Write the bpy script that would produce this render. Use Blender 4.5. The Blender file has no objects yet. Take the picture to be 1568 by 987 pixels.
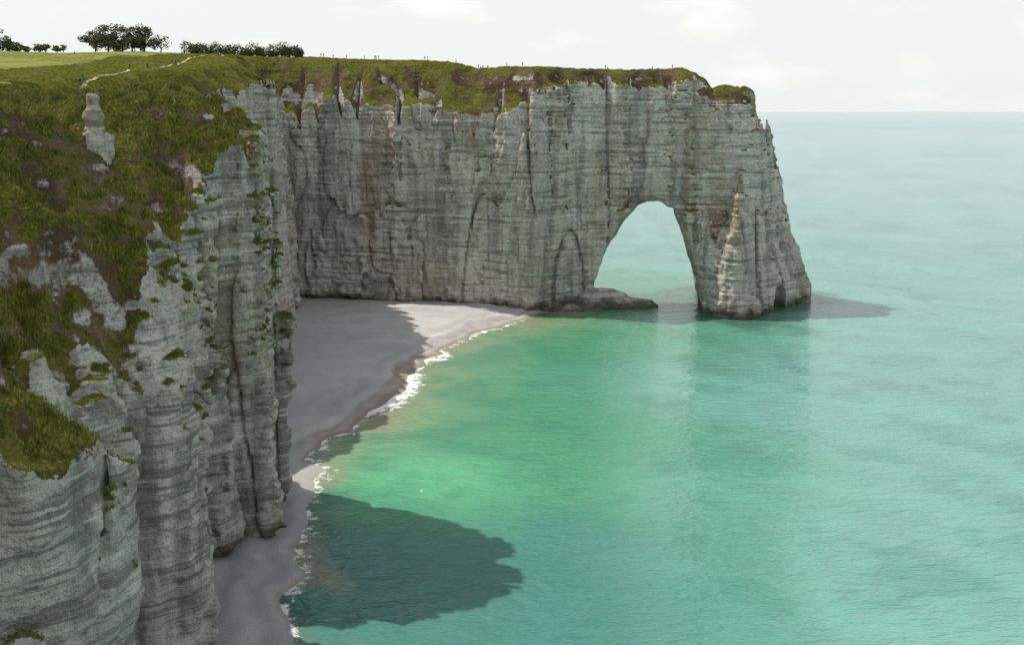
import bpy, bmesh, math, random
import numpy as np
from mathutils import Vector
from mathutils.bvhtree import BVHTree
sc=bpy.context.scene
sc.view_settings.view_transform='Standard'; sc.view_settings.look='None'; sc.view_settings.exposure=0
random.seed(7)
# ------------------------------------------------------------ noise
def _h(i,j,k,seed):
    n=(i.astype(np.int64)*374761393+j.astype(np.int64)*668265263+k.astype(np.int64)*1103515245+seed*974634777)&0xFFFFFFFF
    n=((n^(n>>13))*1274126177)&0xFFFFFFFF
    n=((n^(n>>16))*2246822519)&0xFFFFFFFF
    n=n^(n>>15)
    return (n/4294967295.0*2-1).astype(np.float32)
def _ax(v,s):
    q=v/s; i=np.floor(q).astype(np.int64); f=(q-i); f=f*f*(3-2*f)
    return i,f.astype(np.float32)
def n3(xs,ys,zs,sx,sy,sz,seed):
    ix,fx=_ax(xs,sx); iy,fy=_ax(ys,sy); iz,fz=_ax(zs,sz)
    gx=np.arange(ix.min(),ix.max()+2); gy=np.arange(iy.min(),iy.max()+2); gz=np.arange(iz.min(),iz.max()+2)
    R=_h(gx[:,None,None],gy[None,:,None],gz[None,None,:],seed)
    a=ix-gx[0]; b=iy-gy[0]; c=iz-gz[0]
    R=R[a]*(1-fx)[:,None,None]+R[a+1]*fx[:,None,None]
    R=R[:,b]*(1-fy)[None,:,None]+R[:,b+1]*fy[None,:,None]
    R=R[:,:,c]*(1-fz)[None,None,:]+R[:,:,c+1]*fz[None,None,:]
    return R
def n3p(P,sx,sy,sz,seed,oct=3):
    out=0; a=1; tot=0
    for o in range(oct):
        c,s=math.cos(.6+o),math.sin(.6+o)
        x=P[:,0]*c-P[:,1]*s; y=P[:,0]*s+P[:,1]*c
        ix,fx=_ax(x,sx/2**o); iy,fy=_ax(y,sy/2**o); iz,fz=_ax(P[:,2],sz/2**o)
        v=0
        for i in (0,1):
            for j in (0,1):
                for k in (0,1):
                    v=v+_h(ix+i,iy+j,iz+k,seed+o)*(fx if i else 1-fx)*(fy if j else 1-fy)*(fz if k else 1-fz)
        out=out+a*v; tot+=a; a*=.55
    return out/tot*1.5
def n2(X,Y,s,seed,sy=None):
    ix,fx=_ax(X,s); iy,fy=_ax(Y,sy or s); z=np.zeros_like(ix)
    h=lambda a,b:_h(a,b,z,seed)
    return (h(ix,iy)*(1-fx)+h(ix+1,iy)*fx)*(1-fy)+(h(ix,iy+1)*(1-fx)+h(ix+1,iy+1)*fx)*fy
def sm(a,b,x):
    t=np.clip((x-a)/(b-a),0,1); return t*t*(3-2*t)
def sdpoly(X,Y,P):
    d=np.full(X.shape,1e18); ins=np.zeros(X.shape,bool)
    n=len(P)
    for i in range(n):
        ax,ay=P[i]; bx,by=P[(i+1)%n]
        ex,ey=bx-ax,by-ay
        wx,wy=X-ax,Y-ay
        t=np.clip((wx*ex+wy*ey)/(ex*ex+ey*ey+1e-9),0,1)
        d=np.minimum(d,(wx-t*ex)**2+(wy-t*ey)**2)
        if ay!=by:
            c=((ay>Y)!=(by>Y))&(X<ax+(Y-ay)*ex/ey)
            ins^=c
    d=np.sqrt(d)
    return np.where(ins,d,-d)
# ------------------------------------------------------------ coast
COAST=[(40,-60),(12,-25),(9,-8),(5,2),(-8,5),(-22,18),(-33,38),(-40,56),(-37,66),(-34,72),(-33,79),(-37,86),(-44,91),(-46,99),
(-44,108),(-42,117),(-40,126),(-42,134),(-47,139),(-57,144),(-60,150),(-51,154),(-46,158),(-49,165),(-43,168),(-42,177),(-43,186),
(-50,194),(-66,200),(-84,208),(-88,222),(-83,238),(-78,262),(-77,300),(-77,345),(-82,380),(-88,400),(-70,396),(-47,389),(-20,384),(9,376),(22,385),
(31,388),(45,388),(60,387),(70,381),(75,366),(82,359),(91,364),(98,375),(106,384),(119,397),(124,410),(118,424),(104,432),(82,432),(68,414),(55,407),
(20,410),(-5,422),(-30,445),(-60,490),(-100,700),(-300,1500),(-3500,3500),(-3500,-300),(40,-300)]
def segd(X,Y,a,b):
    ex,ey=b[0]-a[0],b[1]-a[1]
    t=np.clip(((X-a[0])*ex+(Y-a[1])*ey)/(ex*ex+ey*ey),0,1)
    return np.hypot(X-a[0]-t*ex,Y-a[1]-t*ey),t
def ridge(X,Y,pts,slope):
    out=np.full(X.shape,-1e3)
    for a,b in zip(pts[:-1],pts[1:]):
        dd,t=segd(X,Y,a,b)
        out=np.maximum(out,a[2]+t*(b[2]-a[2])-slope*dd)
    return out
def maps(X,Y):
    nearw=sm(235,215,Y)
    Xw=X+(1.6+.9*nearw)*n2(X,Y,9,11)+(.8+.5*nearw)*n2(X,Y,4,12); Yw=Y+1.8*n2(X,Y,9,13)+.9*n2(X,Y,4,14)
    d=sdpoly(Xw,Yw,COAST)
    k=0.045-.025*nearw+0.23*sm(64,84,X)*sm(340,350,Y)
    P=np.interp(Y,[0,60,120,190,260,430,460,3000],[73.5,74,77,79,84,96,97,97])
    P=P+2.5*sm(-60,-150,X)*sm(150,400,Y)+1.2*n2(X,Y,40,21)
    hd=sm(300,350,Y)
    P=P-hd*(np.interp(X,[-80,0,66,72,78,93,110],[0,1.0,3.0,6.0,8,9.5,13]))
    S=np.interp(Y,[0,40,66,110,136,152,165,200,245,350,380],[3,10,38,44,34,16,10,10,7,8,21])
    D=np.interp(Y,[0,40,66,110,136,152,165,200,245,350,380],[6,10,26,27,22,16,14,16,12,12,19])
    hx=sm(-15,20,X)*hd
    S=S*(1-hx)+8*hx; D=D*(1-hx)+6*hx
    hx=sm(62,70,X)*hd
    S=S*(1-hx)+4*hx; D=D*(1-hx)+4*hx
    dt=d-k*(P-6)
    e1=1-sm(0,1,dt/D); e2=np.exp(-np.maximum(dt,0)/(D/2.7))
    nw=sm(156,140,Y); e=e1*(1-nw)+e2*nw
    zt=P-S*e
    g=np.abs(n2(X,Y,8,31)) ; g2=n2(X,Y,17,32)
    zt=zt-e*(6*(1-np.clip(g*3,0,1))-2.6+3.2*g2)*np.clip(S/14,.25,1.5)
    zt=zt+.45*n2(X,Y,2.3,33)*sm(500,60,Y)*(.3+e)+.3*n2(X,Y,1.1,34)*(.2+e)+.9*n2(X,Y,5,35)*(.2+e)
    gd,_=segd(X,Y,(-50,149),(-86,166)); zt=zt-19*np.exp(-(gd/11)**2)
    r=ridge(X,Y,[(-80,116,80),(-66,121,78),(-53,128,72.5),(-49.5,130,64),(-46.5,131,54),(-43,131,34)],1.7)
    r=np.maximum(r,ridge(X,Y,[(-62,68,65),(-49,70,60),(-41,72,55.5),(-36,75,49),(-33.5,77,36)],.8))
    r=np.maximum(r,ridge(X,Y,[(-62,112,66),(-52,109,56),(-46,107,44)],1.4))
    r=np.maximum(r,ridge(X,Y,[(-62,94,58),(-51,92,50),(-45,91,38)],1.2))
    r=np.maximum(r,ridge(X,Y,[(-75,202,81),(-58,190,77.5),(-50,187,75.5),(-45,184,70)],.9))
    r=np.maximum(r,ridge(X,Y,[(-58,190,77.5),(-52,178,75),(-48,170,70)],.9))
    r=r+1.3*n2(X,Y,4,36)+.8*n2(X,Y,1.7,37)
    zt=np.where(Y<230,np.maximum(zt,r),zt)
    return d,k,P,zt,dt,D
ARCH=[(30,-6),(31.5,8),(35.8,21.6),(41.9,31.7),(47,38),(51.5,41),(56.8,41.3),(62.5,38),(66,28),(71,12.6),(74,0),(75,-6)]
def field(xs,ys,zs,far=False):
    X,Y=np.meshgrid(xs,ys,indexing='ij')
    d,k,P,zt,dt,D=maps(X,Y)
    d=d.astype(np.float32);k=k.astype(np.float32);zt=zt.astype(np.float32)
    Z=zs[None,None,:].astype(np.float32)
    Fc=d[:,:,None]-k[:,:,None]*Z
    Fc=Fc+(1.6 if far else 1.9)*n3(xs,ys,zs,7,7,60,1)
    Fc+=(.9 if far else 1.2)*n3(xs,ys,zs,4.5,4.5,34,2)
    ck=n3(xs,ys,zs,11,11,70,3)
    Fc-=(3.0 if far else 2.6)*np.exp(-(ck/.055)**2)
    ck=n3(xs,ys,zs,6,6,26,13)
    Fc-=(1.3 if far else 1.8)*np.exp(-(ck/.07)**2)
    fa=n3(xs,ys,zs,2.2,2.2,7,4); Fc+=(.7 if far else .95)*fa
    fb=n3(xs,ys,zs,1.3,1.3,1.3,5); Fc+=.8*fb
    Fc+=(.7 if far else .5)*n3(xs,ys,zs,5,5,6,6)
    zz=zs+.35*np.sin(zs*.7)
    st=np.abs(np.sin(np.pi*zz/1.9))**.5-.6
    zi=np.zeros(len(zs),int)
    lay=_h(np.floor(zz/1.9).astype(int),zi,zi,9)
    A=(.33+.25*n2(X,Y,14,41))
    if not far: A=A+.25*sm(148,155,Y)*sm(205,195,Y)
    else: A=A+.2*sm(60,80,X)
    Fc+=(st+.7*lay)[None,None,:].astype(np.float32)*A[:,:,None].astype(np.float32)
    Fc-=1.2*sm(4,1,zs)[None,None,:].astype(np.float32)
    Ft=(zt[:,:,None]-Z)*.7
    Ft=Ft+.3*n3(xs,ys,zs,1.6,1.6,1.6,8)
    bare=None
    if not far:
        wd=np.interp(Y,[84,112,122,150],[3.2,3.2,9,9])
        rz=(sm(1,.35,(dt+3.5*n2(X,Y,6,91)+1.5*n2(X,Y,2.5,92))/wd)*sm(80,88,Y)*sm(150,142,Y)).astype(np.float32)
        Ft=Ft+(rz[:,:,None]*.9+.12)*(fa*1.1+fb*1.0+.5*st[None,None,:].astype(np.float32))
        bare=rz
    arch=far and xs.max()>90
    if arch:
        ix=np.nonzero((xs>15)&(xs<95))[0]; iz=np.nonzero(zs<60)[0]
        a,b=ix[0],ix[-1]+1; e,f=iz[0],iz[-1]+1
        XX=xs[a:b,None,None]-.142*(ys[None,:,None]-388)
        ZZ=zs[None,None,e:f]+0*XX; XX=XX+0*ZZ
        sd=-sdpoly(XX,ZZ,ARCH)
        flare=(4.5*sm(391,380,ys)+2.5*sm(400,415,ys))[None,:,None]*np.clip((ZZ-5)/25,0,1)
        sd=sd-flare+.5*n3(xs[a:b],ys,zs[e:f],2.5,2.5,2.5,77)+.7*n3(xs[a:b],ys,zs[e:f],6,6,6,78)
        sd=sd.astype(np.float32)
    F=np.minimum(Fc,Ft); T=Fc-Ft
    if bare is not None: T=T-6*bare[:,:,None]
    def ell(cx,cy,cz,rx,ry,rz,sub,grassy=False):
        nonlocal F,T
        q=np.sqrt(((xs-cx)/rx)[:,None,None]**2+((ys-cy)/ry)[None,:,None]**2+((zs-cz)/rz)[None,None,:]**2)
        q=((1-q)*min(rx,ry,rz)).astype(np.float32)
        if sub: F=np.minimum(F,-q)
        elif grassy:
            q=q+(fa*.5+fb*.6+.4*st[None,None,:].astype(np.float32))*sm(85,72,zs)[None,None,:].astype(np.float32)
            T=np.where((q>F)&(Z>77),3,T); F=np.maximum(F,q)
        else:
            q=q+.5*n3(xs,ys,zs,2,2,1.2,55)
            T=np.where(q>F,-3,T); F=np.maximum(F,q)
    if arch:
        ell(82,397,42,19,12,43,False,True)
        ell(72,397,50,10,9,38,False,True)
        F[a:b,:,e:f]=np.minimum(F[a:b,:,e:f],sd)
        ell(104,381,2,2.8,8,8,True); ell(57,386,72,4.5,4,3.5,True); ell(24,383,28,2.5,4,2,True)
        ell(35,388,1.5,12,7,5.8,False); ell(46,387,-.5,11,5,4.2,False); ell(20,382,-.5,14,6,2.6,False); ell(-4,382,-.2,13,4,2.0,False)
    elif not far:
        ell(-52.5,128.5,73.5,1.3,1.2,4.4,False); ell(-52.3,128.5,71,2.0,1.8,3,False)
    return F,T
def nets(F,T,xs,ys,zs):
    S=F>0
    cnt=np.zeros(tuple(s-1 for s in F.shape),np.int8)
    for a in (0,1):
        for b in (0,1):
            for c in (0,1):
                cnt+=S[a:F.shape[0]-1+a,b:F.shape[1]-1+b,c:F.shape[2]-1+c]
    I,J,K=np.nonzero((cnt>0)&(cnt<8))
    V={}
    for a in (0,1):
        for b in (0,1):
            for c in (0,1): V[a,b,c]=F[I+a,J+b,K+c]
    acc=np.zeros((len(I),3)); w=np.zeros(len(I))
    for a in V:
        for ax in range(3):
            if a[ax]==0:
                b=list(a); b[ax]=1; b=tuple(b)
                v0,v1=V[a],V[b]; m=(v0>0)!=(v1>0)
                t=np.where(m,v0/np.where(m,v0-v1,1),0)
                p=np.array(a,float)[None,:].repeat(len(I),0); p[:,ax]+=t
                acc+=p*m[:,None]; w+=m
    acc/=w[:,None]
    h=xs[1]-xs[0]
    pos=np.stack([xs[0]+(I+acc[:,0])*h,ys[0]+(J+acc[:,1])*h,zs[0]+(K+acc[:,2])*h],1)
    idx=np.full(cnt.shape,-1,np.int32); idx[I,J,K]=np.arange(len(I))
    fs=[]
    def add(ins,cells):
        q=np.stack([idx[c] for c in cells],1)
        q[~ins]=q[~ins][:,::-1]
        fs.append(q)
    i,j,k=np.nonzero(S[:-1,1:-1,1:-1]!=S[1:,1:-1,1:-1]); j+=1;k+=1
    add(S[i,j,k],[(i,j-1,k-1),(i,j,k-1),(i,j,k),(i,j-1,k)])
    i,j,k=np.nonzero(S[1:-1,:-1,1:-1]!=S[1:-1,1:,1:-1]); i+=1;k+=1
    add(S[i,j,k],[(i-1,j,k-1),(i-1,j,k),(i,j,k),(i,j,k-1)])
    i,j,k=np.nonzero(S[1:-1,1:-1,:-1]!=S[1:-1,1:-1,1:]); i+=1;j+=1
    add(S[i,j,k],[(i-1,j-1,k),(i,j-1,k),(i,j,k),(i-1,j,k)])
    top=np.clip(T[I,J,K]/1.6+.5,0,1)
    return pos,np.concatenate(fs),top
def mkmesh(name,pos,faces,attrs={},smooth=True,mat=None):
    me=bpy.data.meshes.new(name)
    nv=len(pos); nf=len(faces); k=faces.shape[1]
    me.vertices.add(nv); me.vertices.foreach_set('co',np.ascontiguousarray(pos,np.float32).ravel())
    me.loops.add(nf*k); me.loops.foreach_set('vertex_index',np.ascontiguousarray(faces,np.int32).ravel())
    me.polygons.add(nf); me.polygons.foreach_set('loop_start',np.arange(nf,dtype=np.int32)*k)
    try: me.polygons.foreach_set('loop_total',np.full(nf,k,np.int32))
    except Exception: pass
    me.update(calc_edges=True)
    if smooth: me.polygons.foreach_set('use_smooth',np.ones(nf,bool))
    for a,v in attrs.items():
        v=np.asarray(v,np.float32)
        if v.ndim==2:
            at=me.attributes.new(a,'FLOAT_COLOR','POINT'); at.data.foreach_set('color',np.ascontiguousarray(v).ravel())
        else:
            at=me.attributes.new(a,'FLOAT','POINT'); at.data.foreach_set('value',np.ascontiguousarray(v))
    ob=bpy.data.objects.new(name,me); sc.collection.objects.link(ob)
    if mat: me.materials.append(mat)
    return ob
# ------------------------------------------------------------ materials
class N:
    def __init__(s,name):
        s.m=bpy.data.materials.new(name); s.m.use_nodes=True; s.t=s.m.node_tree; s.t.nodes.clear()
        s.out=s.n('ShaderNodeOutputMaterial')
    def n(s,ty,**kw):
        x=s.t.nodes.new(ty)
        for k,v in kw.items(): setattr(x,k,v)
        return x
    def l(s,a,b): s.t.links.new(a,b)
    def set(s,inp,v):
        if isinstance(v,bpy.types.NodeSocket): s.l(v,inp)
        else: inp.default_value=v
    def math(s,op,a,b=None,c=None,clamp=False):
        x=s.n('ShaderNodeMath',operation=op,use_clamp=clamp)
        s.set(x.inputs[0],a)
        if b is not None: s.set(x.inputs[1],b)
        if c is not None: s.set(x.inputs[2],c)
        return x.outputs[0]
    def noise(s,vec,scale,detail=4,rough=.55,dist=0):
        x=s.n('ShaderNodeTexNoise'); s.l(vec,x.inputs['Vector']); x.inputs['Scale'].default_value=scale
        x.inputs['Detail'].default_value=detail; x.inputs['Roughness'].default_value=rough; x.inputs['Distortion'].default_value=dist
        return x.outputs['Fac']
    def map(s,vec,sc_):
        x=s.n('ShaderNodeMapping'); s.l(vec,x.inputs[0]); x.inputs['Scale'].default_value=sc_; return x.outputs[0]
    def ss(s,v,a,b,lo=0,hi=1):
        x=s.n('ShaderNodeMapRange',interpolation_type='SMOOTHSTEP'); s.set(x.inputs[0],v)
        x.inputs[1].default_value=a;x.inputs[2].default_value=b;x.inputs[3].default_value=lo;x.inputs[4].default_value=hi
        return x.outputs[0]
    def mix(s,f,a,b,mode='MIX'):
        x=s.n('ShaderNodeMix',data_type='RGBA',blend_type=mode); s.set(x.inputs[0],f)
        for i,v in ((6,a),(7,b)):
            if isinstance(v,tuple): x.inputs[i].default_value=(*v,1)
            else: s.l(v,x.inputs[i])
        return x.outputs[2]
    def attr(s,name,out='Fac'):
        return s.n('ShaderNodeAttribute',attribute_name=name).outputs[out]
def cliff_mat():
    m=N('chalk_and_turf')
    g=m.n('ShaderNodeNewGeometry'); pos=g.outputs['Position']; sep=m.n('ShaderNodeSeparateXYZ'); m.l(pos,sep.inputs[0]); z=sep.outputs[2]
    sn=m.n('ShaderNodeSeparateXYZ'); m.l(g.outputs['Normal'],sn.inputs[0]); nz=sn.outputs[2]
    top=m.attr('top'); rockc=m.attr('rock','Color'); mid=m.attr('mid'); soilc=m.attr('soil','Color')
    s1=m.noise(m.map(pos,(.05,.05,1.0)),.9,3,.75,.2)
    fine=m.noise(pos,1.5,4,.74)
    blk=m.noise(m.map(pos,(.55,.55,2.4)),1.2,2,.6)
    rock=m.mix(m.ss(s1,.53,.61,0,.7),rockc,(.22,.208,.185))
    rock=m.mix(m.ss(s1,.45,.36,0,.65),rock,(.86,.83,.75))
    rock=m.mix(m.ss(blk,.54,.64,0,.5),rock,(.28,.265,.235))
    rock=m.mix(m.ss(fine,.52,.64,0,.55),rock,(.18,.17,.145))
    rock=m.mix(m.ss(fine,.42,.32,0,.45),rock,(.86,.825,.75))
    zb=m.math('ADD',z,m.math('MULTIPLY',mid,-2.5))
    rock=m.mix(m.ss(zb,5,.5,0,.85),rock,(.08,.07,.045))
    grass=m.mix(m.ss(fine,.38,.62),(.075,.095,.016),(.20,.205,.04))
    grass=m.mix(m.ss(mid,.0,.8,0,.6),grass,(.23,.21,.07))
    soil=m.mix(m.ss(fine,.35,.65,0,.7),soilc,(.10,.065,.04))
    e=m.math('ADD',nz,m.math('ADD',m.math('MULTIPLY',m.math('SUBTRACT',fine,.5),.7),m.math('MULTIPLY',mid,.18)))
    e=m.math('SUBTRACT',e,m.ss(sep.outputs[1],240,340,0,.08))
    gm=m.ss(e,.43,.54)
    tb=m.mix(gm,soil,grass)
    tsel=m.math('ADD',top,m.math('ADD',m.math('MULTIPLY',m.math('SUBTRACT',fine,.5),1.8),m.math('MULTIPLY',mid,.15)))
    tf=m.ss(tsel,.45,.56)
    nzm=m.math('ADD',nz,m.math('ADD',m.math('MULTIPLY',mid,.2),m.math('MULTIPLY',m.math('SUBTRACT',fine,.5),.4)))
    tf=m.math('MULTIPLY',tf,m.ss(nzm,.2,.34))
    ledge=m.math('MULTIPLY',m.ss(nzm,.58,.68),m.ss(z,24,40))
    tf=m.math('MAXIMUM',tf,ledge)
    col=m.mix(tf,rock,tb)
    b=m.n('ShaderNodeBsdfDiffuse'); m.l(col,b.inputs['Color']); b.inputs['Roughness'].default_value=.6
    hh=m.math('ADD',m.math('MULTIPLY',s1,-.9),m.math('MULTIPLY',fine,1.1))
    bp=m.n('ShaderNodeBump'); bp.inputs['Strength'].default_value=1; bp.inputs['Distance'].default_value=1.0; m.l(hh,bp.inputs['Height']); m.l(bp.outputs[0],b.inputs['Normal'])
    m.l(b.outputs[0],m.out.inputs[0]); return m.m
def simple(name,c1,c2,scale=2,rough=.9,bump=.3,dist=.1,detail=3):
    m=N(name); g=m.n('ShaderNodeNewGeometry'); pos=g.outputs['Position']
    nn=m.noise(pos,scale,detail,.65)
    b=m.n('ShaderNodeBsdfPrincipled'); m.l(m.mix(m.ss(nn,.35,.65),c1,c2),b.inputs['Base Color']); b.inputs['Roughness'].default_value=rough; b.inputs['Specular IOR Level'].default_value=.2
    if bump>0:
        bp=m.n('ShaderNodeBump'); bp.inputs['Strength'].default_value=bump; bp.inputs['Distance'].default_value=dist; m.l(nn,bp.inputs['Height']); m.l(bp.outputs[0],b.inputs['Normal'])
    m.l(b.outputs[0],m.out.inputs[0]); return m.m
CM=cliff_mat()
def lerp(a,b,t): return a*(1-t)[:,None]+np.array(b)[None,:]*t[:,None]
def chunk(name,x0,x1,y0,y1,z0,z1,h,far=False):
    xs=np.arange(x0,x1,h); ys=np.arange(y0,y1,h); zs=np.arange(z0,z1,h)
    F,T=field(xs,ys,zs,far)
    p,f,t=nets(F,T,xs,ys,zs)
    print(name,F.shape,len(p),len(f))
    n=len(p)
    big=n3p(p,22,22,14,201); mid=n3p(p,4,4,3,205)
    c=lerp(np.tile(np.array([[.56,.54,.485]]),(n,1)),(.74,.71,.63),sm(-.5,.5,big))
    c=lerp(c,(.65,.625,.555),.6*sm(-.3,.6,mid))
    v=n3p(p,4,4,45,211); c=lerp(c,(.27,.26,.232),.72*sm(.0,.55,v))
    v=n3p(p,9,9,40,221); c=lerp(c,(.48,.37,.225),.6*sm(.15,.7,v))
    v=n3p(p,3,3,22,231); c=lerp(c,(.82,.79,.72),.6*sm(.2,.7,v))
    v=n3p(p,2,2,14,241); c=lerp(c,(.31,.29,.255),.5*sm(.15,.7,v))
    s=lerp(np.tile(np.array([[.13,.09,.055]]),(n,1)),(.28,.21,.135),sm(-.5,.6,n3p(p,6,6,6,251)))
    one=np.ones((n,1))
    return mkmesh(name,p,f,{'top':t,'mid':mid,'rock':np.hstack([c,one]),'soil':np.hstack([s,one])},mat=CM)
head=chunk('chalk_sea_arch_headland',-125,127,354,452,-3,102,.62,True)
fore=chunk('chalk_cliff',-102,-20,56,216,-2,84,.43)
midc=chunk('chalk_cliff',-135,-48,214,356,-2,98,1.0,True)
nearc=chunk('chalk_cliff',-62,22,-42,58,-2,80,1.0)
bpy.context.view_layer.update()
def axis(lo,a,b,hi,s,g=1.12):
    v=list(np.arange(a,b+s,s)); q=s
    x=v[-1]
    while x<hi: q*=g; x+=q; v.append(x)
    x=v[0]; q=s; pre=[]
    while x>lo: q*=g; x-=q; pre.append(x)
    return np.array(pre[::-1]+v)
def gridmesh(xs,ys,zf,keepf=None):
    X,Y=np.meshgrid(xs,ys,indexing='ij'); Z=zf(X,Y)
    id_=np.arange(X.size).reshape(X.shape)
    q=np.stack([id_[:-1,:-1],id_[1:,:-1],id_[1:,1:],id_[:-1,1:]],-1)
    if keepf is not None:
        k=keepf(X,Y); kk=k[:-1,:-1]&k[1:,:-1]&k[1:,1:]&k[:-1,1:]; q=q[kk]
    return np.stack([X.ravel(),Y.ravel(),Z.ravel()],1),q.reshape(-1,4),X,Y
def inch(X,Y):
    return ((X>-125)&(X<127)&(Y>354)&(Y<452))|((X>-102)&(X<-20)&(Y>56)&(Y<216))|((X>-135)&(X<-48)&(Y>214)&(Y<356))|((X>-62)&(X<22)&(Y>-42)&(Y<58))
def mz(X,Y):
    zt=maps(X,Y)[3]; return np.where(inch(X,Y),zt-.7,zt)
def mk(X,Y):
    m=maps(X,Y); return m[4]>m[5]*.8
p,f,_,_=gridmesh(axis(-3400,-240,40,60,1.6),axis(-290,-20,470,3400,1.6),mz,mk)
used=np.unique(f); rm=np.full(len(p),-1); rm[used]=np.arange(len(used)); p=p[used]
m=N('meadow_grass'); g=m.n('ShaderNodeNewGeometry'); pos=g.outputs['Position']
a=m.noise(pos,.9,4,.7); mb=m.attr('mid')
col=m.mix(m.ss(a,.35,.68),(.10,.115,.028),(.18,.19,.055))
col=m.mix(m.ss(mb,-.2,.5,0,.7),col,(.20,.205,.07))
b=m.n('ShaderNodeBsdfDiffuse'); m.l(col,b.inputs['Color'])
m.l(b.outputs[0],m.out.inputs[0])
meadow=mkmesh('meadow',p,rm[f],{'mid':n3p(p,30,7,30,301)},mat=m.m)
# ------------------------------------------------------------ beach and sea
SHORE=[(-25,-60),(-26,20),(-28,90),(-32,131),(-36.5,159),(-40,185),(-41.5,203),(-46,217),(-39,228),(-32,258),(-28,293),(-18,324),(-5.6,349),(8.8,368),(18,385),(18,410),(-150,410),(-150,-60)]
def shore(X,Y):
    return sdpoly(X+1.8*n2(X,Y,7,61)+.8*n2(X,Y,3,62),Y+3*n2(X,Y,9,63),SHORE)
def bh(X,Y):
    d=shore(X,Y)
    z=np.where(d>0,.13*d/(1+np.abs(d)*.02),.1*d)
    return z+.3*n2(X,Y,9,64)*sm(0,12,d)+.12*n2(X,Y,2.4,65)*sm(-3,3,d)+.28*np.sin(d*.9)*sm(0,5,d)*sm(22,8,d)
p,f,X,Y=gridmesh(np.arange(-130,30,.8),np.arange(-50,410,.8),bh)
m=N('shingle'); g=m.n('ShaderNodeNewGeometry'); pos=g.outputs['Position']; sp=m.n('ShaderNodeSeparateXYZ'); m.l(pos,sp.inputs[0])
nb=m.attr('mid'); n9=m.noise(pos,4,4,.9)
col=m.mix(m.ss(nb,-.5,.5),(.47,.46,.45),(.58,.565,.545)); col=m.mix(m.ss(n9,.42,.6,0,.6),col,(.28,.275,.265))
w=m.math('ADD',sp.outputs[2],m.math('MULTIPLY',nb,-.25))
wt=m.math('ADD',w,m.ss(sp.outputs[1],235,200,0,.45))
col=m.mix(m.ss(wt,.75,.1,0,.75),col,(.25,.195,.13))
b=m.n('ShaderNodeBsdfDiffuse'); m.l(col,b.inputs['Color'])
bp=m.n('ShaderNodeBump'); bp.inputs['Strength'].default_value=.9; bp.inputs['Distance'].default_value=.4; m.l(n9,bp.inputs['Height']); m.l(bp.outputs[0],b.inputs['Normal']); m.l(b.outputs[0],m.out.inputs[0])
beach=mkmesh('shingle_beach',p,f,{'mid':n3p(p,6,18,6,311)},mat=m.m)

p,f,X,Y=gridmesh(axis(-70000,-120,160,70000,1.5,1.15),axis(-2000,-50,440,90000,1.5,1.15),lambda X,Y:0*X)
ds=(-shore(X,Y)).ravel(); dcl=(-sdpoly(X,Y,COAST)).ravel()
md=n3p(p,18,11,50,321); lo=n3p(p,60,40,50,331); stv=n3p(p,50,9,50,351)
def mixc(c,t,col): return c*(1-t)[:,None]+np.array(col)[None,:]*t[:,None]
n=len(p); Aw=ds+lo*28; px,py=p[:,0],p[:,1]
c=np.tile(np.array([[.06,.235,.135]]),(n,1))
c=mixc(c,sm(25,110,Aw),(.115,.28,.235))
c=mixc(c,sm(190,160,py+md*10)*sm(90,40,ds)*.85,(.05,.165,.15))  # darker reef water near shore; also deepens the cliff's shadow in the colour
c=mixc(c,sm(120,700,ds),(.15,.285,.29))
c=mixc(c,sm(700,6000,ds),(.13,.245,.285))
As=ds+md*7
c=mixc(c,.75*sm(40,6,As)*sm(195,215,py),(.15,.28,.15))
c=mixc(c,.8*np.exp(-((px+20)/20)**2-((py-198)/17)**2),(.11,.40,.21))  # sunlit patch beside the cliff shadow, painted into the water colour
c=mixc(c,.6*sm(20,4,As)*sm(195,215,py),(.22,.27,.165))
c=mixc(c,.7*sm(7,-1,As),(.24,.22,.15))
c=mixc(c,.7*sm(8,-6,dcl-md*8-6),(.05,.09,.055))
c=mixc(c,.35*sm(.05,.7,md),(.04,.16,.115))
c=c*(1+.10*stv*sm(30,80,ds)*sm(900,300,ds))[:,None]
fm=np.clip(sm(-.1,.5,n3p(p,14,14,50,341))*sm(200,225,py)*sm(350,320,py)+.25*sm(365,340,py),0,1)
m=N('sea_water'); g=m.n('ShaderNodeNewGeometry'); pos=g.outputs['Position']
A=m.attr('shore'); col=m.attr('tint','Color'); FM=m.attr('foamy')
fo=m.math('ADD',m.math('ADD',m.math('MULTIPLY',A,-.13),m.math('MULTIPLY',m.noise(pos,.45,4,.75,.5),2.3)),m.math('MULTIPLY',FM,.5))
foam=m.math('MULTIPLY',m.ss(fo,1.1,1.42),m.ss(A,26,12))
col=m.mix(foam,col,(.74,.74,.71))
b=m.n('ShaderNodeBsdfPrincipled'); m.l(col,b.inputs['Base Color']); b.inputs['IOR'].default_value=1.33
m.l(m.ss(foam,0,1,.13,.8),b.inputs['Roughness'])
w1=m.noise(m.map(pos,(.45,1,1)),.36,3,.72,.2); w3=m.noise(m.map(pos,(.4,1,1)),.055,1,.5)
hh=m.math('ADD',m.math('MULTIPLY',w1,1.1),m.math('MULTIPLY',w3,.9))
bp=m.n('ShaderNodeBump'); bp.inputs['Strength'].default_value=1; bp.inputs['Distance'].default_value=1.0; m.l(hh,bp.inputs['Height']); m.l(bp.outputs[0],b.inputs['Normal'])
m.l(b.outputs[0],m.out.inputs[0])
sea=mkmesh('sea',p,f,{'shore':np.clip(ds,-1e3,1e3),'foamy':fm,'tint':np.hstack([c,np.ones((n,1))])},mat=m.m)
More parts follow.
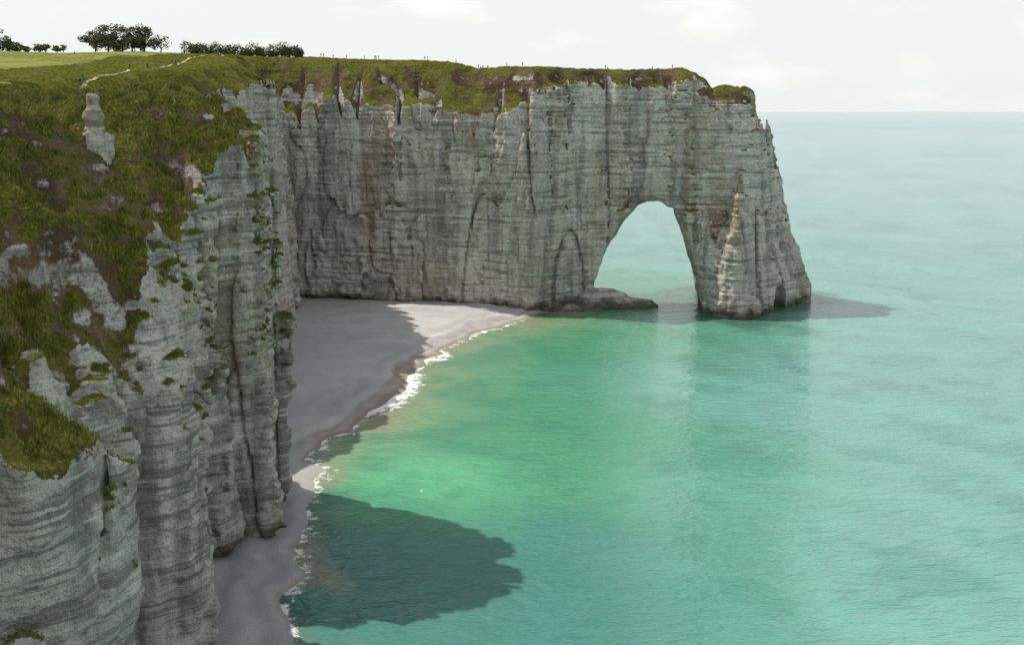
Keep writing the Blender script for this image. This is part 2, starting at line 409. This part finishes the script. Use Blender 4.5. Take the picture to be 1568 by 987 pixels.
# ------------------------------------------------------------ ground finder
dg=bpy.context.evaluated_depsgraph_get()
bv=[BVHTree.FromObject(o,dg) for o in (head,fore,midc,nearc,meadow)]
def ground(x,y):
    z=-1e9
    for t in bv:
        r=t.ray_cast(Vector((x,y,200)),Vector((0,0,-1)))
        if r[0] is not None: z=max(z,r[0].z)
    return z
# ------------------------------------------------------------ grass tufts on the near slopes
def tufts(ob,count,hmin,hmax,seed):
    r=np.random.default_rng(seed); me=ob.data
    nf=len(me.polygons); nor=np.zeros(nf*3,np.float32); cen=np.zeros(nf*3,np.float32)
    me.polygons.foreach_get('normal',nor); me.polygons.foreach_get('center',cen)
    nor=nor.reshape(-1,3); cen=cen.reshape(-1,3)
    vi=np.zeros(nf*4,np.int32); me.polygons.foreach_get('vertices',vi); vi=vi.reshape(-1,4)
    t=np.zeros(len(me.vertices),np.float32); me.attributes['top'].data.foreach_get('value',t)
    mi=np.zeros(len(me.vertices),np.float32); me.attributes['mid'].data.foreach_get('value',mi)
    tt=t[vi].mean(1); mm=mi[vi[:,0]]
    ok=np.nonzero((((tt>.6)&(nor[:,2]+.16*mm>.5))|((nor[:,2]+.2*mm>.68)&(cen[:,2]>34)))&(cen[:,0]>-.62*cen[:,1]))[0]
    ch=r.choice(ok,count); c=cen[ch]+r.uniform(-.25,.25,(count,3))*np.array([1,1,.1])
    clump=n2(c[:,0],c[:,1],3.0,71)
    P=[]
    for b in range(5):
        a=r.uniform(0,2*np.pi,count); h=r.uniform(hmin,hmax,count)*(1+.8*clump); wd=r.uniform(.05,.12,count)
        ox=r.normal(0,.16,(count,2)); lean=r.uniform(.1,.6,count)*h; la=r.uniform(0,2*np.pi,count)
        base=c.copy(); base[:,:2]+=ox; base[:,2]-=.08
        dx=np.stack([np.cos(a)*wd,np.sin(a)*wd,0*a],1)
        tip=base+np.stack([np.cos(la)*lean,np.sin(la)*lean,h],1)
        P.append(np.stack([base-dx,base+dx,tip],1))
    return np.concatenate(P).reshape(-1,3)
P=tufts(fore,75000,.18,.55,5)
gm=simple('grass_blades',(.10,.125,.022),(.24,.24,.055),.5,.8,0)
grass=mkmesh('grass',P,np.arange(len(P)).reshape(-1,3),smooth=False,mat=gm)
# ------------------------------------------------------------ footpath
def strip(name,pts,w,mat):
    pts=[Vector(q) for q in pts]; out=[]
    for a,b in zip(pts[:-1],pts[1:]):
        n=max(1,int((b-a).length/2))
        out+= [a.lerp(b,i/n) for i in range(n)]
    out.append(pts[-1])
    o2=[q+Vector((.8*math.sin(i*.31),.6*math.sin(i*.23+1))) for i,q in enumerate(out)]
    V=[];F=[]
    for i,q in enumerate(o2):
        d=(o2[min(i+1,len(o2)-1)]-o2[max(i-1,0)]).normalized(); nn=Vector((-d.y,d.x))
        ww=w*(.8+.3*math.sin(i*.7))
        for s in (-1,-.33,.33,1):
            e=q+nn*s*ww/2; V.append((e.x,e.y,ground(e.x,e.y)+.06))
    for i in range(len(o2)-1):
        for k in range(3):
            a=i*4+k; F.append((a,a+1,a+5,a+4))
    return mkmesh(name,np.array(V),np.array(F),mat=mat)
pm=simple('chalk_path',(.20,.18,.10),(.36,.32,.22),.8)
strip('footpath',[(-99,205),(-95,222),(-97,250),(-103,300),(-108,340),(-111,375),(-109,400)],1.0,pm)
# ------------------------------------------------------------ trees
bark=simple('bark',(.07,.055,.04),(.13,.105,.08),3,bump=0)
leafm=simple('tree_leaves',(.05,.062,.024),(.15,.15,.065),.5,.8,0)
def tree(x,y,h,spread,seed,leaves=1800,name='tree',low=.22):
    r=np.random.default_rng(seed); z0=ground(x,y)-.2
    bm=bmesh.new()
    def limb(a,b,ra,rb):
        a=Vector(a);b=Vector(b);d=(b-a); q=d.to_track_quat('Z','Y'); n=7; va=[];vb=[]
        for i in range(n):
            t=2*math.pi*i/n; u=q@Vector((math.cos(t),math.sin(t),0))
            va.append(bm.verts.new(a+u*ra)); vb.append(bm.verts.new(b+u*rb))
        for i in range(n): bm.faces.new((va[i],va[(i+1)%n],vb[(i+1)%n],vb[i]))
    top=(.06*h,0,h*.5); limb((0,0,0),(0.02*h,0,h*.28),.035*h,.026*h); limb((.02*h,0,h*.28),top,.026*h,.015*h)
    cl=[]
    for i in range(11):
        a=i*2.4+r.uniform(-.4,.4); rr=spread*r.uniform(.4,.85); e=(math.cos(a)*rr,math.sin(a)*rr,h*r.uniform(low,.82))
        s=h*r.uniform(.12,.36); limb((0.02*h,0,s),e,.014*h,.004*h); cl.append(e)
        for j in range(3):
            e2=(e[0]+r.normal(0,.22)*spread,e[1]+r.normal(0,.25)*spread,min(.88*h,e[2]+r.normal(.04,.08)*h))
            limb(e,e2,.005*h,.0015*h); cl.append(e2)
    for i in range(9):
        cl.append((r.normal(0,.3)*spread,r.normal(0,.3)*spread,h*r.uniform(.45,.88)))
    nb=len(bm.faces)
    cl=np.array(cl); ci=r.integers(0,len(cl),leaves); rad=r.uniform(.18,.36,len(cl))[ci]*spread
    v=r.normal(0,1,(leaves,3)); v/=np.linalg.norm(v,axis=1)[:,None]
    c=cl[ci]+v*(rad*r.uniform(.4,1,leaves)**.5)[:,None]*np.array([1,1,.75])
    c[:,2]=np.clip(c[:,2],.06*h,h)
    for q in c:
        s=r.uniform(.16,.4); a=Vector(r.normal(0,1,3)).normalized(); b_=a.orthogonal().normalized(); w=a.cross(b_)
        q=Vector(q)
        bm.faces.new([bm.verts.new(q+b_*s),bm.verts.new(q+w*s*.7),bm.verts.new(q-b_*s),bm.verts.new(q-w*s*.7)])
    bm.faces.ensure_lookup_table()
    for i,f in enumerate(bm.faces): f.material_index=0 if i<nb else 1
    me=bpy.data.meshes.new(name); bm.to_mesh(me); bm.free(); me.materials.append(bark); me.materials.append(leafm)
    o=bpy.data.objects.new(name,me); o.location=(x,y,z0); sc.collection.objects.link(o); return o
for i,(x,y,h,s,lv) in enumerate([(-178,444,9.5,5,3000),(-171,440,11.5,5.6,3600),(-163,446,11.8,5.8,3600),(-156,441,11.2,5,3400),(-150,444,8,3.6,600),(-167,438,8,5,2600),(-159,438,7,4.5,2400),
    (-221,441,11,6,3000),(-216,446,8,4,1500),(-211,442,5.2,2.6,800),(-206,440,4.2,2,700),(-202,444,5,2.4,800),(-198,441,4.6,2,700),(-194,443,4,2,500),(-190,440,4.4,1.6,200)]):
    tree(x,y,h,s,100+i,lv,low=.14 if h>7 else .35)
def hedge(name,pts,h,seed,n,kb=34):
    r=np.random.default_rng(seed); P=[]; cen=[]
    for _ in range(kb):
        t=r.uniform(0,len(pts)-1.001); i=int(t); q=np.array(pts[i])*(1-t+i)+np.array(pts[i+1])*(t-i)
        cen.append((q[0],q[1]+r.normal(0,1.5),r.uniform(.3,1)**1.3*h+.6))
    for cx,cy,hh in cen:
        z0=ground(cx,cy); k=n//kb
        v=r.normal(0,1,(k,3)); v/=np.linalg.norm(v,axis=1)[:,None]; rr=r.uniform(.4,1,k)[:,None]
        c=v*rr*np.array([1.4+hh*.3,2.2,hh*.55])+np.array([cx,cy,z0+hh*.45])
        s=r.uniform(.12,.3,k)[:,None]; a=r.normal(0,1,(k,3)); a/=np.linalg.norm(a,axis=1)[:,None]; b=np.cross(a,r.normal(0,1,(k,3))); b/=np.linalg.norm(b,axis=1)[:,None]
        P.append(np.stack([c+a*s,c+b*s,c-a*s,c-b*s],1))
    P=np.concatenate(P).reshape(-1,3)
    return mkmesh(name,P,np.arange(len(P)).reshape(-1,4),smooth=False,mat=leafm)
hedge('hedgerow',[(-138,430),(-120,431),(-105,430),(-86,426)],6.2,3,20000)
# ------------------------------------------------------------ people
skin=simple('skin',(.45,.28,.2),(.5,.32,.24),5,.6,0); hair=simple('hair',(.03,.02,.015),(.06,.04,.03),5,.6,0)
cloth=[simple('cloth_%d'%i,c,tuple(q*1.2 for q in c),6,.9,0) for i,c in enumerate([(.03,.04,.08),(.35,.05,.04),(.3,.3,.28),(.06,.08,.06),(.03,.03,.03),(.06,.10,.2)])]
def person_mesh(v):
    sw=[.05,.22,.12][v]
    J={'pel':(0,0,.95,.13,.10),'waist':(0,0,1.08,.13,.095),'chest':(0,0,1.32,.165,.11),'neck':(0,0,1.49,.055,.055),'jaw':(0,.02,1.57,.065,.075),'head':(0,.0,1.67,.078,.09),'crown':(0,-.01,1.74,.05,.06)}
    E=[('pel','waist'),('waist','chest'),('chest','neck'),('neck','jaw'),('jaw','head'),('head','crown')]
    for s,n in ((-1,'l'),(1,'r')):
        f=sw*s
        J['hip'+n]=(.09*s,0,.88,.085,.09); J['kn'+n]=(.1*s,f*.6+.03,.49,.058,.06); J['an'+n]=(.1*s,f*1.1-.03,.09,.04,.045); J['to'+n]=(.11*s,f*1.1+.14,.035,.035,.03)
        J['sh'+n]=(.18*s,0,1.42,.06,.06); J['el'+n]=(.23*s,-f*.4-.03,1.14,.043,.043); J['wr'+n]=(.22*s,-f*.8+.06,.90,.028,.03); J['ha'+n]=(.215*s,-f*.8+.1,.80,.03,.018)
        E+=[('pel','hip'+n),('hip'+n,'kn'+n),('kn'+n,'an'+n),('an'+n,'to'+n),('chest','sh'+n),('sh'+n,'el'+n),('el'+n,'wr'+n),('wr'+n,'ha'+n)]
    ks=list(J); me=bpy.data.meshes.new('tmp'); me.from_pydata([J[k][:3] for k in ks],[(ks.index(a),ks.index(b)) for a,b in E],[])
    o=bpy.data.objects.new('tmp',me); sc.collection.objects.link(o)
    o.modifiers.new('s','SKIN')
    if not me.skin_vertices:
        bpy.context.view_layer.objects.active=o; bpy.ops.mesh.customdata_skin_add()
    for i,k in enumerate(ks):
        me.skin_vertices[0].data[i].radius=J[k][3:5]; me.skin_vertices[0].data[i].use_root=(k=='pel')
    ss=o.modifiers.new('u','SUBSURF'); ss.levels=1
    d=bpy.context.evaluated_depsgraph_get(); m2=bpy.data.meshes.new_from_object(o.evaluated_get(d)); bpy.data.objects.remove(o)
    return m2
base=[]
for v in range(3):
    try: base.append(person_mesh(v))
    except Exception as ex: print('person',ex)
def crest(x):
    best=(-9,0)
    for y in np.arange(388,436,.5):
        z=ground(x,y)
        if z>0: best=max(best,((z-75)/math.hypot(x*(y/400),y),y))
    return best[1]+.3
spots=[(x,None) for x in (-79,-77.8,-73,-68,-61,-56.5,-55.3,-54.5,-35,-33.8,-22,-13,-12.2,-11.3,-10.1,-9.4,-2,4,36,37,45,54,55,62)]+[(-97,232),(-98,236),(-99,268),(-102,290),(-103,293),(-160,380),(-107,330),(-108,336)]
for i,(x,y) in enumerate(spots):
    if not base: break
    if y is None: y=crest(x)+random.uniform(-.6,2.5)
    me=base[i%len(base)].copy(); me.name='person'
    top=cloth[(i*5)%6]; bot=cloth[[0,4,3,0,5][i%5]]
    for q in (skin,hair,top,bot): me.materials.append(q)
    for pl in me.polygons:
        c=pl.center; pl.use_smooth=True
        if c.z>1.66 or (c.z>1.58 and c.y<-.03): k=1
        elif c.z>1.49 or (abs(c.x)>.17 and c.z<.9): k=0
        elif c.z>.93: k=2
        else: k=3
        pl.material_index=k
    o=bpy.data.objects.new('person',me); o.location=(x,y,ground(x,y)-.02); o.rotation_euler=(0,0,random.uniform(0,6.28)); s=random.uniform(.92,1.05); o.scale=(s,s,s)
    sc.collection.objects.link(o)
# ------------------------------------------------------------ light
sd=Vector((-50,24,78)).normalized()
L=bpy.data.lights.new('sun','SUN'); L.energy=5.0; L.angle=math.radians(.53); L.color=(1,.95,.86)
lo_=bpy.data.objects.new('sun',L); lo_.rotation_euler=sd.to_track_quat('Z','Y').to_euler(); lo_.location=(-200,100,300); sc.collection.objects.link(lo_)
w=bpy.data.worlds.new('World'); sc.world=w; w.use_nodes=True; nt=w.node_tree; nt.nodes.clear()
sky=nt.nodes.new('ShaderNodeTexSky'); sky.sky_type='NISHITA'; sky.sun_disc=False; sky.sun_elevation=math.asin(sd.z); sky.sun_rotation=math.atan2(sd.x,sd.y)%(2*math.pi)
sky.air_density=1.0; sky.dust_density=3.0; sky.ozone_density=1.0
bg=nt.nodes.new('ShaderNodeBackground'); bg.inputs[1].default_value=.13
ow=nt.nodes.new('ShaderNodeOutputWorld')
tc=nt.nodes.new('ShaderNodeTexCoord'); mp=nt.nodes.new('ShaderNodeMapping'); mp.inputs['Scale'].default_value=(1,1,2.6); nt.links.new(tc.outputs['Generated'],mp.inputs[0])
nz=nt.nodes.new('ShaderNodeTexNoise'); nz.inputs['Scale'].default_value=7; nz.inputs['Detail'].default_value=3; nt.links.new(mp.outputs[0],nz.inputs['Vector'])
sx=nt.nodes.new('ShaderNodeSeparateXYZ'); nt.links.new(tc.outputs['Generated'],sx.inputs[0])
hz=nt.nodes.new('ShaderNodeMapRange'); hz.interpolation_type='SMOOTHSTEP'; hz.inputs[1].default_value=.05; hz.inputs[2].default_value=.8; hz.inputs[3].default_value=.93; hz.inputs[4].default_value=.5; nt.links.new(sx.outputs[2],hz.inputs[0])
cr=nt.nodes.new('ShaderNodeMapRange'); cr.interpolation_type='SMOOTHSTEP'; cr.inputs[1].default_value=.52; cr.inputs[2].default_value=.7; cr.inputs[3].default_value=0; cr.inputs[4].default_value=1; nt.links.new(nz.outputs['Fac'],cr.inputs[0])
cc=nt.nodes.new('ShaderNodeMix'); cc.data_type='RGBA'; nt.links.new(cr.outputs[0],cc.inputs[0]); cc.inputs[6].default_value=(7.15,7.3,7.25,1); cc.inputs[7].default_value=(8.0,8.0,7.8,1)
mx=nt.nodes.new('ShaderNodeMix'); mx.data_type='RGBA'; nt.links.new(hz.outputs[0],mx.inputs[0]); nt.links.new(sky.outputs[0],mx.inputs[6]); nt.links.new(cc.outputs[2],mx.inputs[7])
nt.links.new(mx.outputs[2],bg.inputs[0]); nt.links.new(bg.outputs[0],ow.inputs[0])
# ------------------------------------------------------------ camera
cam=bpy.data.cameras.new('camera'); cam.sensor_width=36; cam.lens=35.33; cam.clip_end=200000; cam.clip_start=.5
co=bpy.data.objects.new('camera',cam); co.location=(0,0,75); co.rotation_euler=(math.radians(90-11.87),0,0); sc.collection.objects.link(co); sc.camera=co
print('ground at camera',ground(0,0))
